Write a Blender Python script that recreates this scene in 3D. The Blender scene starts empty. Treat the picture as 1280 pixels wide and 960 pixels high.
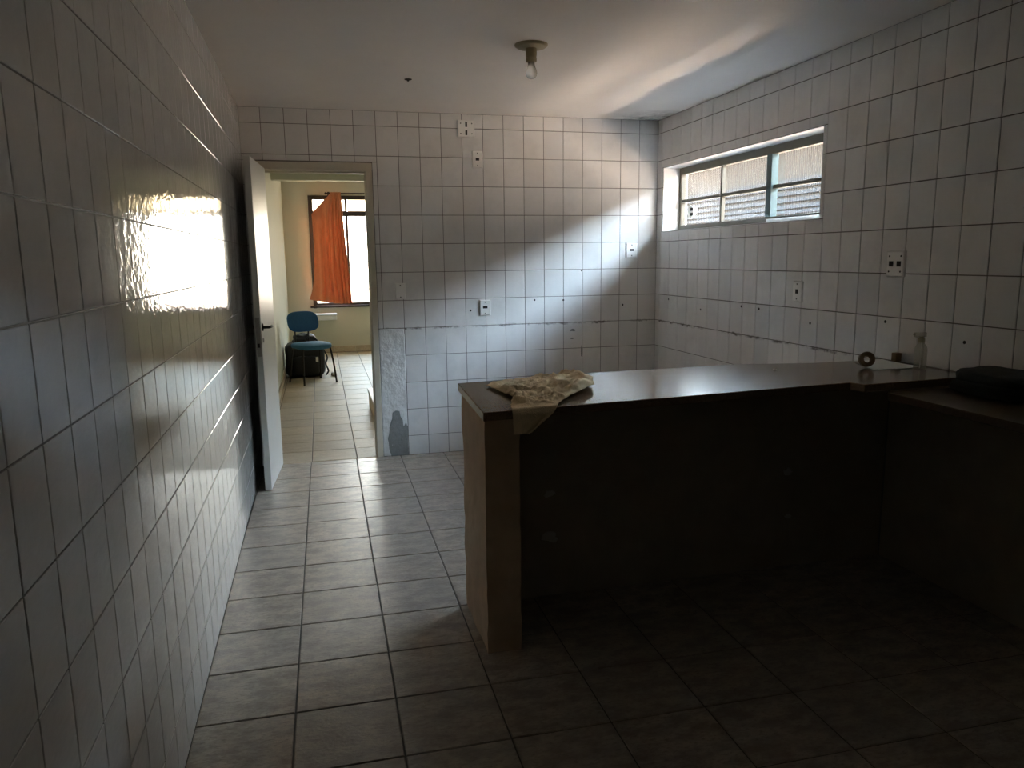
import bpy, bmesh, math, random
from mathutils import Vector, Matrix, noise
random.seed(7)
SC = bpy.context.scene
COL = SC.collection
R_ = math.radians

# ------------------------------------------------------------------ camera
right = Vector((0.96851875, -0.24862834, -0.01246526))
up = Vector((0.05286354, 0.15647963, 0.98626547))
fwd = Vector((0.24326299, 0.95587555, -0.16469683))
CAM = Vector((0.44237952, 0.0, 1.4394845))
cd = bpy.data.cameras.new('camera'); cam = bpy.data.objects.new('camera', cd); COL.objects.link(cam)
m = Matrix((right, up, -fwd)).transposed().to_4x4(); m.translation = CAM
cam.matrix_world = m
cd.sensor_width = 36.0; cd.lens = 945.774 / 1280 * 36.0
cd.clip_start = 0.02; cd.clip_end = 300
SC.camera = cam

# ------------------------------------------------------------------ world, sun, exposure
SC.view_settings.view_transform = 'Standard'
SC.view_settings.look = 'None'
SC.view_settings.gamma = 1
SC.view_settings.exposure = 2.03
SC.view_settings.use_curve_mapping = False
w = bpy.data.worlds.new('sky'); SC.world = w; w.use_nodes = True
nt = w.node_tree; nt.nodes.clear()
tc = nt.nodes.new('ShaderNodeTexCoord'); sx = nt.nodes.new('ShaderNodeSeparateXYZ')
rp = nt.nodes.new('ShaderNodeValToRGB'); bg = nt.nodes.new('ShaderNodeBackground'); wo = nt.nodes.new('ShaderNodeOutputWorld')
nt.links.new(tc.outputs['Generated'], sx.inputs[0]); nt.links.new(sx.outputs['Z'], rp.inputs[0])
cr = rp.color_ramp
cr.elements[0].position = 0.0; cr.elements[0].color = (1.0, 0.95, 0.87, 1)
cr.elements[1].position = 1.0; cr.elements[1].color = (0.40, 0.62, 1.0, 1)
e = cr.elements.new(0.38); e.color = (0.60, 0.80, 1.0, 1)
nt.links.new(rp.outputs[0], bg.inputs[0]); nt.links.new(bg.outputs[0], wo.inputs[0])
bg.inputs[1].default_value = 17.0

sl = bpy.data.lights.new('sun', 'SUN'); sl.energy = 270; sl.angle = R_(0.6); sl.color = (1.0, 0.92, 0.86)
sun = bpy.data.objects.new('sun', sl); COL.objects.link(sun)
sun.rotation_euler = Vector((0.56, 0.08, -0.82)).to_track_quat('-Z', 'Y').to_euler()
sun.location = (-3, 4, 9)

def portal(name, loc, direction, sx, sy):
    l = bpy.data.lights.new(name, 'AREA'); l.shape = 'RECTANGLE'; l.size = sx; l.size_y = sy
    l.cycles.is_portal = True
    o = bpy.data.objects.new(name, l); COL.objects.link(o); o.location = loc
    o.rotation_euler = Vector(direction).to_track_quat('-Z', 'Z').to_euler()
portal('portal_kitchen', (3.24, 4.457, 1.855), (-1, 0, 0), 1.9, 0.5)
portal('portal_far_room', (1.16, 12.33, 1.55), (0, -1, 0), 1.6, 1.7)

# ------------------------------------------------------------------ material helpers
def new_mat(name):
    mt = bpy.data.materials.new(name); mt.use_nodes = True
    n = mt.node_tree; b = n.nodes['Principled BSDF']
    return mt, n, b

def N(n, t, **kw):
    x = n.nodes.new(t)
    for k, v in kw.items(): setattr(x, k, v)
    return x

def mix_col(n, fac, a, b, blend='MIX'):
    x = N(n, 'ShaderNodeMix', data_type='RGBA', blend_type=blend)
    for s, v in ((x.inputs[0], fac), (x.inputs[6], a), (x.inputs[7], b)):
        if hasattr(v, 'is_linked'): n.links.new(v, s)
        else: s.default_value = v if not isinstance(v, tuple) else (*v, 1)[:4]
    return x.outputs[2]

def ramp(n, src, a, b):
    r = N(n, 'ShaderNodeMapRange'); r.inputs[1].default_value = a; r.inputs[2].default_value = b
    n.links.new(src, r.inputs[0]); return r.outputs[0]

def noise_tex(n, scale, detail=3, rough=.5, vec=None, mscale=None):
    t = N(n, 'ShaderNodeTexNoise'); t.inputs['Scale'].default_value = scale
    t.inputs['Detail'].default_value = detail; t.inputs['Roughness'].default_value = rough
    if vec is None:
        g = N(n, 'ShaderNodeNewGeometry'); vec = g.outputs['Position']
    if mscale:
        mp = N(n, 'ShaderNodeMapping'); mp.inputs['Scale'].default_value = mscale
        n.links.new(vec, mp.inputs[0]); vec = mp.outputs[0]
    n.links.new(vec, t.inputs['Vector']); return t.outputs['Fac']

def bump(n, b, h, strength, dist=.01):
    x = N(n, 'ShaderNodeBump'); x.inputs['Strength'].default_value = strength; x.inputs['Distance'].default_value = dist
    n.links.new(h, x.inputs['Height']); n.links.new(x.outputs[0], b.inputs['Normal'])

def simple(name, col, rough=.5, metal=0., var=0., vscale=8., bmp=0., bscale=60., spec=.5):
    mt, n, b = new_mat(name)
    b.inputs['Roughness'].default_value = rough; b.inputs['Metallic'].default_value = metal
    b.inputs['Specular IOR Level'].default_value = spec
    f = noise_tex(n, vscale, 4, .6)
    c2 = tuple(max(0, c * (1 - var)) for c in col); c1 = tuple(min(1, c * (1 + var)) for c in col)
    n.links.new(mix_col(n, f, c2, c1), b.inputs['Base Color'])
    if bmp: bump(n, b, noise_tex(n, bscale, 4, .6), bmp)
    return mt

def tile_mat(name, col, rough, wav, mscale, grime=False, coat=0.):
    mt, n, b = new_mat(name)
    oi = N(n, 'ShaderNodeObjectInfo')
    v = ramp(n, oi.outputs['Random'], 0, 1)
    c = mix_col(n, v, tuple(x * .95 for x in col), tuple(min(1, x * 1.04) for x in col))
    f = noise_tex(n, 5, 5, .65)
    c = mix_col(n, ramp(n, f, .45, .8), c, tuple(x * .87 for x in col))
    if grime:
        g = N(n, 'ShaderNodeNewGeometry'); s = N(n, 'ShaderNodeSeparateXYZ'); n.links.new(g.outputs['Position'], s.inputs[0])
        off = noise_tex(n, 25, 3, .6, mscale=(1, 1, .2))
        zz = N(n, 'ShaderNodeMath', operation='MULTIPLY_ADD'); n.links.new(off, zz.inputs[0]); zz.inputs[1].default_value = .03
        n.links.new(s.outputs['Z'], zz.inputs[2])
        d = N(n, 'ShaderNodeMath', operation='SUBTRACT'); n.links.new(zz.outputs[0], d.inputs[0]); d.inputs[1].default_value = .957
        a = N(n, 'ShaderNodeMath', operation='ABSOLUTE'); n.links.new(d.outputs[0], a.inputs[0])
        band = ramp(n, a.outputs[0], .012, .002)
        nz = ramp(n, noise_tex(n, 9, 5, .7), .45, .62)
        mm = N(n, 'ShaderNodeMath', operation='MULTIPLY'); n.links.new(band, mm.inputs[0]); n.links.new(nz, mm.inputs[1])
        c = mix_col(n, mm.outputs[0], c, (.16, .14, .12))
    n.links.new(c, b.inputs['Base Color'])
    b.inputs['Roughness'].default_value = rough
    b.inputs['IOR'].default_value = 1.52
    if coat: b.inputs['Coat Weight'].default_value = coat; b.inputs['Coat Roughness'].default_value = .03
    bump(n, b, noise_tex(n, 1, 3, .5, mscale=mscale), wav, .01)
    return mt

M = {}
M['tile'] = tile_mat('white_wall_tile', (.86, .835, .805), .22, .05, (14, 14, 14), True)
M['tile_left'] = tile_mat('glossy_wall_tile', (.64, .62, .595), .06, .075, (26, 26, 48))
M['grout'] = simple('grout', (.17, .145, .12), .9, var=.6, vscale=7)
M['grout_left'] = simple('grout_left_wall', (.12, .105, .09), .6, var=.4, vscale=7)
M['floor_grout'] = simple('floor_grout', (.10, .085, .07), .7, var=.4)
M['plaster'] = simple('ceiling_plaster', (.87, .825, .775), .8, var=.05, vscale=3, bmp=.15, bscale=30)
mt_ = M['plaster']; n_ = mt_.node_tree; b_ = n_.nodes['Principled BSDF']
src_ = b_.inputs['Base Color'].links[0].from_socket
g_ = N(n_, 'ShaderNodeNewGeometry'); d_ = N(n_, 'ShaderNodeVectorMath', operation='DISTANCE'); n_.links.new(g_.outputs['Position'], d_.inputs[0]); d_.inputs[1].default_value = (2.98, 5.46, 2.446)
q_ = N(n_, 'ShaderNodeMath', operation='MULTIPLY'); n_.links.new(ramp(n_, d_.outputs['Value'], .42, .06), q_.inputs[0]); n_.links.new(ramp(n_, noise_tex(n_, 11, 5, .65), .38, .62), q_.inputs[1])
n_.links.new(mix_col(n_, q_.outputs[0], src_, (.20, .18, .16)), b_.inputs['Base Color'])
M['cream'] = simple('cream_wall_paint', (.61, .60, .48), .75, var=.04, vscale=3, bmp=.06, bscale=40)
M['darkwall'] = simple('bare_wall_plaster', (.72, .68, .62), .9, var=.2, vscale=5, bmp=.2, bscale=25)
M['patch'] = simple('white_filler', (.80, .785, .76), .85, var=.12, vscale=14, bmp=.7, bscale=22)
M['cement'] = simple('grey_cement', (.27, .27, .255), .95, var=.25, vscale=30, bmp=.6, bscale=50)
M['frame_paint'] = simple('cream_door_frame_paint', (.66, .60, .48), .45, var=.05, vscale=6)
M['door_paint'] = simple('grey_white_door_paint', (.70, .70, .66), .35, var=.04, vscale=5, bmp=.03, bscale=80)
M['chrome'] = simple('worn_metal', (.42, .40, .37), .3, 1.0, var=.2, vscale=60)
M['dark_metal'] = simple('dark_metal', (.035, .03, .028), .45, .6)
M['black'] = simple('black_plastic', (.012, .012, .013), .5)
M['win_frame'] = simple('olive_window_steel', (.11, .092, .062), .5, var=.2, vscale=15)
M['win_teal'] = simple('teal_window_mullion', (.045, .085, .085), .45, var=.2, vscale=15)
M['dark_frame'] = simple('dark_window_steel', (.045, .032, .024), .5, var=.2)
M['plastic'] = simple('white_socket_plastic', (.93, .91, .87), .35, var=.03)
M['plastic_old'] = simple('yellowed_plastic', (.42, .36, .22), .45, var=.1, vscale=30)
M['hole'] = simple('dark_hole', (.03, .025, .02), .9)
M['masonry'] = simple('brown_render', (.57, .39, .245), .9, var=.25, vscale=9, bmp=.5, bscale=18)
M['panel'] = simple('dark_brown_render', (.36, .29, .20), .9, var=.25, vscale=7, bmp=.4, bscale=18)
M['chip'] = simple('pale_plaster_chip', (.55, .49, .43), .9, var=.15)
M['rag'] = simple('tan_rag', (.86, .63, .37), .95, var=.22, vscale=30, bmp=.35, bscale=250)
M['curtain'], n_, b_ = new_mat('orange_curtain')
b_.inputs['Roughness'].default_value = .9
c_ = mix_col(n_, noise_tex(n_, 10, 4, .6), (.50, .21, .10), (.64, .29, .15)); n_.links.new(c_, b_.inputs['Base Color'])
tl_ = N(n_, 'ShaderNodeBsdfTranslucent'); n_.links.new(c_, tl_.inputs[0]); mx_ = N(n_, 'ShaderNodeMixShader'); mx_.inputs[0].default_value = .24
n_.links.new(b_.outputs[0], mx_.inputs[1]); n_.links.new(tl_.outputs[0], mx_.inputs[2]); n_.links.new(mx_.outputs[0], n_.nodes['Material Output'].inputs[0])
M['chair_blue'] = simple('blue_upholstery', (.025, .11, .26), .85, var=.2, vscale=60, bmp=.2, bscale=300)
M['chair_blue_seat'] = simple('blue_seat_upholstery', (.04, .16, .29), .8, var=.2, vscale=60, bmp=.2, bscale=300)
M['bag'] = simple('black_nylon', (.012, .011, .012), .6, var=.3, vscale=40, bmp=.3, bscale=120)
M['white'] = simple('white_paint', (.80, .78, .73), .5, var=.04)
M['paper'] = simple('white_paper', (.78, .75, .70), .8, var=.04)
M['tape'] = simple('brown_tape', (.20, .13, .065), .45, var=.2, vscale=50)
M['card'] = simple('brown_card', (.22, .14, .07), .8, var=.2, vscale=50)
M['stone'] = simple('pale_stone', (.72, .64, .50), .5, var=.08)
M['dark_cloth'] = simple('dark_green_cloth', (.018, .022, .018), .95, var=.4, vscale=25, bmp=.4, bscale=120)
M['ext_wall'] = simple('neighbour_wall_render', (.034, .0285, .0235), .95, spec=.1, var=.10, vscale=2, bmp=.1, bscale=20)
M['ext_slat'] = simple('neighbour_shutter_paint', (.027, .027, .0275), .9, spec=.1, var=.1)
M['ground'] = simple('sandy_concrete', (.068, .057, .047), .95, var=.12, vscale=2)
M['bulb_glass'] = None

def floor_mat(name, ca, cb, cc, rough):
    mt, n, b = new_mat(name)
    oi = N(n, 'ShaderNodeObjectInfo')
    g = N(n, 'ShaderNodeNewGeometry')
    ad = N(n, 'ShaderNodeVectorMath', operation='MULTIPLY_ADD')
    cmb = N(n, 'ShaderNodeCombineXYZ'); n.links.new(oi.outputs['Random'], cmb.inputs[0]); n.links.new(oi.outputs['Random'], cmb.inputs[1])
    n.links.new(cmb.outputs[0], ad.inputs[0]); ad.inputs[1].default_value = (37, 23, 0); n.links.new(g.outputs['Position'], ad.inputs[2])
    f1 = noise_tex(n, 9, 6, .65, ad.outputs[0], (1, 1.9, 1)); f2 = noise_tex(n, 45, 5, .7, ad.outputs[0], (1, 2.2, 1))
    c = mix_col(n, ramp(n, f1, .40, .60), ca, cb)
    c = mix_col(n, ramp(n, f2, .5, .72), c, cc)
    c = mix_col(n, ramp(n, oi.outputs['Random'], -.6, 3.), c, (.30, .27, .23))
    n.links.new(c, b.inputs['Base Color'])
    r = N(n, 'ShaderNodeMapRange'); n.links.new(f2, r.inputs[0]); r.inputs[1].default_value = .3; r.inputs[2].default_value = .7
    r.inputs[3].default_value = rough; r.inputs[4].default_value = rough + .16; n.links.new(r.outputs[0], b.inputs['Roughness'])
    b.inputs['Specular IOR Level'].default_value = .36
    bump(n, b, f2, .25, .006)
    return mt
M['floor_tile'] = floor_mat('stone_floor_tile', (.30, .237, .183), (.55, .450, .352), (.20, .157, .122), .26)
M['floor_tile_far'] = floor_mat('beige_floor_tile', (.58, .46, .30), (.68, .56, .38), (.46, .36, .23), .42)

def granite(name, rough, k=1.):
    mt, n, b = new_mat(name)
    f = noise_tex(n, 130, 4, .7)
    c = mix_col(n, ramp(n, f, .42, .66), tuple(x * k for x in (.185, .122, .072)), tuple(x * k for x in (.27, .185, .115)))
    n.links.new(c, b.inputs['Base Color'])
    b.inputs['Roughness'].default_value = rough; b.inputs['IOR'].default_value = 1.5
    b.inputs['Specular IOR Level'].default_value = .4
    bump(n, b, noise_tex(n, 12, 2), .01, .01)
    return mt
M['granite'] = granite('dark_granite', .16)
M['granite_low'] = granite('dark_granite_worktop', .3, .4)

def pane_mat(name, trans, tint, diff, scatter=(.85, .83, .78)):
    mt = bpy.data.materials.new(name); mt.use_nodes = True
    n = mt.node_tree; n.nodes.clear()
    o = N(n, 'ShaderNodeOutputMaterial'); t = N(n, 'ShaderNodeBsdfTransparent'); t.inputs[0].default_value = (*tint, 1)
    tl = N(n, 'ShaderNodeBsdfTranslucent'); tl.inputs[0].default_value = (*scatter, 1)
    gl = N(n, 'ShaderNodeBsdfGlossy'); gl.inputs['Roughness'].default_value = .08; gl.inputs[0].default_value = (1, 1, 1, 1)
    m1 = N(n, 'ShaderNodeMixShader'); m1.inputs[0].default_value = diff
    n.links.new(t.outputs[0], m1.inputs[1]); n.links.new(tl.outputs[0], m1.inputs[2])
    fr = N(n, 'ShaderNodeLayerWeight'); fr.inputs[0].default_value = .12
    sc = N(n, 'ShaderNodeMath', operation='MULTIPLY'); n.links.new(fr.outputs['Fresnel'], sc.inputs[0]); sc.inputs[1].default_value = .35
    m2 = N(n, 'ShaderNodeMixShader'); n.links.new(sc.outputs[0], m2.inputs[0])
    n.links.new(m1.outputs[0], m2.inputs[1]); n.links.new(gl.outputs[0], m2.inputs[2])
    n.links.new(m2.outputs[0], o.inputs[0]); return mt
M['pane'] = pane_mat('fluted_glass', 1, (.96, .95, .92), .006)
M['pane_far'] = pane_mat('window_glass', 1, (.66, .645, .61), .02)
M['pane_top'] = pane_mat('cream_patterned_glass', 1, (.36, .32, .25), .02)
M['clear_plastic'] = pane_mat('clear_bottle_plastic', 1, (.86, .85, .80), .22)
M['bulb_glass'] = pane_mat('bulb_glass', 1, (.92, .92, .90), .3)

# ------------------------------------------------------------------ mesh helpers (world coordinates)
def wl(o):
    v = Vector((0, 0, 0))
    while o: v += o.location; o = o.parent
    return v

def make(name, bm, mt, parent=None, origin=None, smooth=False, bevel=0., kind=None, recalc=True):
    if recalc: bmesh.ops.recalc_face_normals(bm, faces=bm.faces)
    vs = [v.co for v in bm.verts]
    if origin is None:
        xs = [v.x for v in vs]; ys = [v.y for v in vs]; zs = [v.z for v in vs]
        origin = Vector(((min(xs) + max(xs)) / 2, (min(ys) + max(ys)) / 2, min(zs)))
    origin = Vector(origin)
    for v in bm.verts: v.co -= origin
    me = bpy.data.meshes.new(name); bm.to_mesh(me); bm.free()
    if smooth:
        for p in me.polygons: p.use_smooth = True
    me.materials.append(mt)
    o = bpy.data.objects.new(name, me); COL.objects.link(o)
    if parent: o.parent = parent; o.location = origin - wl(parent)
    else: o.location = origin
    if bevel:
        b = o.modifiers.new('bevel', 'BEVEL'); b.width = bevel; b.segments = 2; b.limit_method = 'ANGLE'; b.angle_limit = R_(40)
    if kind: o['kind'] = kind
    return o

def tag(o, label, cat, group=None):
    o['label'] = label; o['category'] = cat
    if group: o['group'] = group
    return o

def thing(name, loc, label=None, cat=None, group=None, kind=None):
    o = bpy.data.objects.new(name, None); COL.objects.link(o); o.location = loc; o.empty_display_size = .05
    if label: o['label'] = label
    if cat: o['category'] = cat
    if group: o['group'] = group
    if kind: o['kind'] = kind
    return o

def box(bm, x0, x1, y0, y1, z0, z1):
    v = [bm.verts.new((x, y, z)) for z in (z0, z1) for x, y in ((x0, y0), (x1, y0), (x1, y1), (x0, y1))]
    for f in ((0, 3, 2, 1), (4, 5, 6, 7), (0, 1, 5, 4), (1, 2, 6, 5), (2, 3, 7, 6), (3, 0, 4, 7)):
        bm.faces.new([v[i] for i in f])
    return bm

def BX(*a): return box(bmesh.new(), *a)

def boxes(*l):
    bm = bmesh.new()
    for a in l: box(bm, *a)
    return bm

def prism(bm, poly, z0, z1):
    a = [bm.verts.new((x, y, z0)) for x, y in poly]; b = [bm.verts.new((x, y, z1)) for x, y in poly]
    bm.faces.new(a[::-1]); bm.faces.new(b)
    for i in range(len(poly)):
        j = (i + 1) % len(poly); bm.faces.new((a[i], a[j], b[j], b[i]))
    return bm

def basis(d):
    d = Vector(d).normalized(); a = Vector((0, 0, 1)) if abs(d.z) < .9 else Vector((1, 0, 0))
    u = d.cross(a).normalized(); return u, d.cross(u).normalized(), d

def lathe(bm, prof, c, axis=(0, 0, 1), seg=20, caps=True):
    u, v, d = basis(axis); c = Vector(c); rings = []
    for r, h in prof:
        rings.append([bm.verts.new(c + d * h + (u * math.cos(2 * math.pi * k / seg) + v * math.sin(2 * math.pi * k / seg)) * r) for k in range(seg)])
    for a, b in zip(rings, rings[1:]):
        for k in range(seg): bm.faces.new((a[k], a[(k + 1) % seg], b[(k + 1) % seg], b[k]))
    if caps: bm.faces.new(rings[0][::-1]); bm.faces.new(rings[-1])
    return bm

def tube(bm, pts, r, seg=10):
    pts = [Vector(p) for p in pts]; rings = []
    for i, p in enumerate(pts):
        d = (pts[min(i + 1, len(pts) - 1)] - pts[max(i - 1, 0)]).normalized()
        u, v, _ = basis(d)
        if rings:
            pu = (rings[-1][0].co - pts[i - 1]); pu = (pu - d * pu.dot(d)).normalized(); u = pu; v = d.cross(u)
        rr = r[i] if isinstance(r, (list, tuple)) else r
        rings.append([bm.verts.new(p + (u * math.cos(2 * math.pi * k / seg) + v * math.sin(2 * math.pi * k / seg)) * rr) for k in range(seg)])
    for a, b in zip(rings, rings[1:]):
        for k in range(seg): bm.faces.new((a[k], a[(k + 1) % seg], b[(k + 1) % seg], b[k]))
    bm.faces.new(rings[0][::-1]); bm.faces.new(rings[-1]); return bm

def smooth_path(pts, n=6):
    pts = [Vector(p) for p in pts]; out = []
    for i in range(len(pts) - 1):
        p0, p1, p2, p3 = pts[max(i - 1, 0)], pts[i], pts[i + 1], pts[min(i + 2, len(pts) - 1)]
        for k in range(n):
            t = k / n
            out.append(.5 * ((2 * p1) + (p2 - p0) * t + (2 * p0 - 5 * p1 + 4 * p2 - p3) * t * t + (3 * p1 - p0 - 3 * p2 + p3) * t ** 3))
    return out + [pts[-1]]

def grid(bm, f, nu, nv):
    v = [[bm.verts.new(f(i / nu, j / nv)) for j in range(nv + 1)] for i in range(nu + 1)]
    for i in range(nu):
        for j in range(nv): bm.faces.new((v[i][j], v[i + 1][j], v[i + 1][j + 1], v[i][j + 1]))
    return bm

# ------------------------------------------------------------------ dimensions
W, YB, H, Z0 = 3.0096, 5.497, 2.446, 2.3457
T = .14                              # wall thickness
BACK = YB + T                        # far-room side of the kitchen's back wall
YF, XR = 12.2, W + .06                   # far room
Y0 = -1.3                            # kitchen wall behind the camera
DX0, DX1, DZ = .05, .858, 2.10       # door hole
WY0, WY1, WZ0, WZ1 = 3.52, 5.395, 1.62, 2.09
G = .0016                            # wall base sits this far behind the tile face... tiles stand proud of the wall

# ------------------------------------------------------------------ structure: kitchen shell
def struct(name, bm, mt, label=None, **k):
    o = make(name, bm, mt, kind='structure', **k)
    if label: o['label'] = label
    return o
TH = .0022
wall_back = struct('wall_back', boxes((-.14, DX0, YB + TH, BACK, -.004, H), (DX1, W + .2, YB + TH, BACK, -.004, H), (DX0, DX1, YB + TH, BACK, DZ, H)), M['grout'], 'white tiled end wall with the doorway')
wall_left = struct('wall_left', BX(-.14, -TH, Y0, YB + TH, -.004, H), M['grout_left'], 'glossy white tiled wall at the left')
wall_right = struct('wall_right', boxes((W + TH, W + .2, Y0, WY0, -.004, H), (W + TH, W + .2, WY1, YB + TH, -.004, H),
                    (W + TH, W + .2, WY0, WY1, -.004, WZ0), (W + TH, W + .2, WY0, WY1, WZ1, H)), M['grout'], 'white tiled wall with the high window')
wall_front = struct('wall_front', BX(-.14, W + .2, Y0 - .14, Y0, -.004, H), M['darkwall'], 'plain wall behind the camera')
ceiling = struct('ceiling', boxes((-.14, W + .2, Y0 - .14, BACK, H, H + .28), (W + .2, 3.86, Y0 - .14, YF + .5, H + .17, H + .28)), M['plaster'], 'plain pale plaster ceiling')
floor = struct('floor', BX(-.14, W + .2, Y0 - .14, YB, -.12, -.004), M['floor_grout'], 'mottled grey stone-look tiled kitchen floor')

# ---- tiles
_tc = {}
def tile_mesh(a, b, mt, th=.0037, ch=.0012):
    """a x b tile lying in XY, bottom at 0, centre at origin"""
    key = (round(a, 4), round(b, 4), mt.name)
    if key in _tc: return _tc[key]
    bm = bmesh.new(); r = []
    for ins, z in ((0, 0), (0, th - ch), (ch, th)):
        r.append([bm.verts.new((sx * (a / 2 - ins), sy * (b / 2 - ins), z)) for sx, sy in ((-1, -1), (1, -1), (1, 1), (-1, 1))])
    for p, q in zip(r, r[1:]):
        for k in range(4): bm.faces.new((p[k], p[(k + 1) % 4], q[(k + 1) % 4], q[k]))
    bm.faces.new(r[2])
    me = bpy.data.meshes.new('tile'); bm.to_mesh(me); bm.free(); me.materials.append(mt); _tc[key] = me
    return me

def cut_rects(r, holes):
    """rectangle minus holes -> list of rectangles"""
    out = [r]
    for h in holes:
        nxt = []
        for a0, a1, b0, b1 in out:
            h0, h1, k0, k1 = max(a0, h[0]), min(a1, h[1]), max(b0, h[2]), min(b1, h[3])
            if h0 >= h1 or k0 >= k1: nxt.append((a0, a1, b0, b1)); continue
            if k0 > b0: nxt.append((a0, a1, b0, k0))
            if k1 < b1: nxt.append((a0, a1, k1, b1))
            if h0 > a0: nxt.append((a0, h0, k0, k1))
            if h1 < a1: nxt.append((h1, a1, k0, k1))
        out = nxt
    return [q for q in out if q[1] - q[0] > .012 and q[3] - q[2] > .012]

FR = {'back': Matrix(((1, 0, 0), (0, 0, -1), (0, 1, 0))),        # local x->X, y->Z, normal -> -Y
      'left': Matrix(((0, 0, 1), (1, 0, 0), (0, 1, 0))),         # x->Y, y->Z, normal +X
      'right': Matrix(((0, 0, -1), (-1, 0, 0), (0, 1, 0)))}      # x->-Y, y->Z, normal -X
def wall_tiles(wall, side, us, vs, holes, pos, mt, gap, tilt, limit=300):
    """us, vs: joint lines along the wall and up it"""
    rects = []
    for u0, u1 in zip(us, us[1:]):
        for v0, v1 in zip(vs, vs[1:]):
            rects += cut_rects((u0, u1, v0, v1), holes)
    rects = [(u0 + gap / 2, u1 - gap / 2, v0 + gap / 2, v1 - gap / 2) for u0, u1, v0, v1 in rects]
    def P(u, v):
        return Vector((u, pos, v)) if side == 'back' else Vector((pos, u, v))
    def size(r):
        d = (P((r[0] + r[1]) / 2, (r[2] + r[3]) / 2) - CAM).length
        return (r[1] - r[0]) * (r[3] - r[2]) / d ** 3
    rects.sort(key=size, reverse=True)
    rest = bmesh.new()
    for i, (u0, u1, v0, v1) in enumerate(rects):
        me = tile_mesh(u1 - u0, v1 - v0, mt)
        mw = FR[side] @ Matrix.Rotation(random.gauss(0, tilt), 3, 'X') @ Matrix.Rotation(random.gauss(0, tilt), 3, 'Y')
        c = P((u0 + u1) / 2, (v0 + v1) / 2)
        if i < limit:
            o = bpy.data.objects.new('tile', me); COL.objects.link(o); o.parent = wall
            o.location = c - wl(wall); o.rotation_euler = mw.to_euler()
        else:
            t = bmesh.new(); t.from_mesh(me); bmesh.ops.transform(t, matrix=Matrix.Translation(c) @ mw.to_4x4(), verts=t.verts)
            tmp = bpy.data.meshes.new('t'); t.to_mesh(tmp); t.free(); rest.from_mesh(tmp); bpy.data.meshes.remove(tmp)
    if len(rest.verts): make('tile', rest, mt, wall, kind='stuff', recalc=False)
    else: rest.free()

rows = [H] + [Z0 - .2 * j for j in range(12)] + [0.0]; rows = sorted(rows)
cols = [0.0] + [.136 + .15117 * i for i in range(19)] + [W]
wall_tiles(wall_back, 'back', cols, rows, [(DX0 - .01, DX1 + .0, -.1, DZ + .005), (DX1 - .01, .136 + 6 * .15117, -.1, Z0 - 1.4)], YB + TH, M['tile'], .0038, .0012)
rc = [YB] + [3.49165 + .14802 * k for k in range(13, -13, -1)]; rc = sorted(rc)
wall_tiles(wall_right, 'right', rc, rows, [(WY0, WY1, WZ0, WZ1), (1.0, 2.99, -.1, .89)], W + TH, M['tile'], .0042, .0012)
make('bare_render', BX(W, W + TH, rc[0], 2.93, 0, .888), M['panel'], wall_right)
lrow = [0.] + [1.9333 - .1953 * j for j in range(-2, 10)] + [H]; lrow = sorted(x for x in lrow if 0 <= x <= H)
lc = sorted([YB] + [1.78093 + .14719 * k for k in range(-6, 25)])
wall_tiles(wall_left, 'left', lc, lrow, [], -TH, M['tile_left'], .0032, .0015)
# plain rear stretches of the side walls (behind the camera)
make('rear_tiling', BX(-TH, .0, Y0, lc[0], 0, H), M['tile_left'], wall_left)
make('rear_tiling', BX(W, W + TH, Y0, rc[0], 0, H), M['tile'], wall_right)

# filler strip and cement patch where tiles came off beside the door frame
def rough_plate(x0, x1, z0, z1, y, th, amp, nu, nv, sd):
    bm = bmesh.new()
    def f(u, v):
        x = x0 + (x1 - x0) * u; z = z0 + (z1 - z0) * v
        d = amp * noise.fractal(Vector((x * 14, z * 14, sd)), .7, 2.1, 5)
        edge = 0 if (0 < u < 1 and 0 < v < 1) else th
        return (x, y - th - d + edge, z)
    return grid(bm, f, nu, nv)
make('plaster_patch', rough_plate(DX1, 1.0415, .0, Z0 - 1.402, YB + TH - .0005, .0050, .0034, 40, 130, 1.3), M['patch'], wall_back, smooth=False)['label'] = 'rough white filler strip where tiles are missing beside the door frame'
bm = bmesh.new()
ctr = [(.915, .0), (.898, .06), (.893, .13), (.905, .19), (.91, .235), (.925, .27), (.935, .33), (.955, .345), (.985, .335), (.99, .30), (1.005, .27), (1.012, .22), (1.028, .25), (1.04, .22), (1.04, .0), (.98, -.0)]
ring = []
for i in range(len(ctr)):
    a, b2 = ctr[i], ctr[(i + 1) % len(ctr)]
    for k in range(3):
        t = k / 3; x = a[0] + (b2[0] - a[0]) * t; z = a[1] + (b2[1] - a[1]) * t
        ring.append((x + .004 * noise.noise(Vector((x * 60, z * 60, 0))), max(0, z + .004 * noise.noise(Vector((x * 60, z * 60, 5))))))
a = [bm.verts.new((x, YB - .004, z)) for x, z in ring]; b2 = [bm.verts.new((x * .97 + .975 * .03, YB - .0062, z * .97 + .15 * .03)) for x, z in ring]
for i in range(len(ring)): bm.faces.new((a[i], a[(i + 1) % len(ring)], b2[(i + 1) % len(ring)], b2[i]))
bm.faces.new(b2)
make('cement_patch', bm, M['cement'], wall_back)['label'] = 'grey cement smear at the foot of the wall beside the door'

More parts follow.
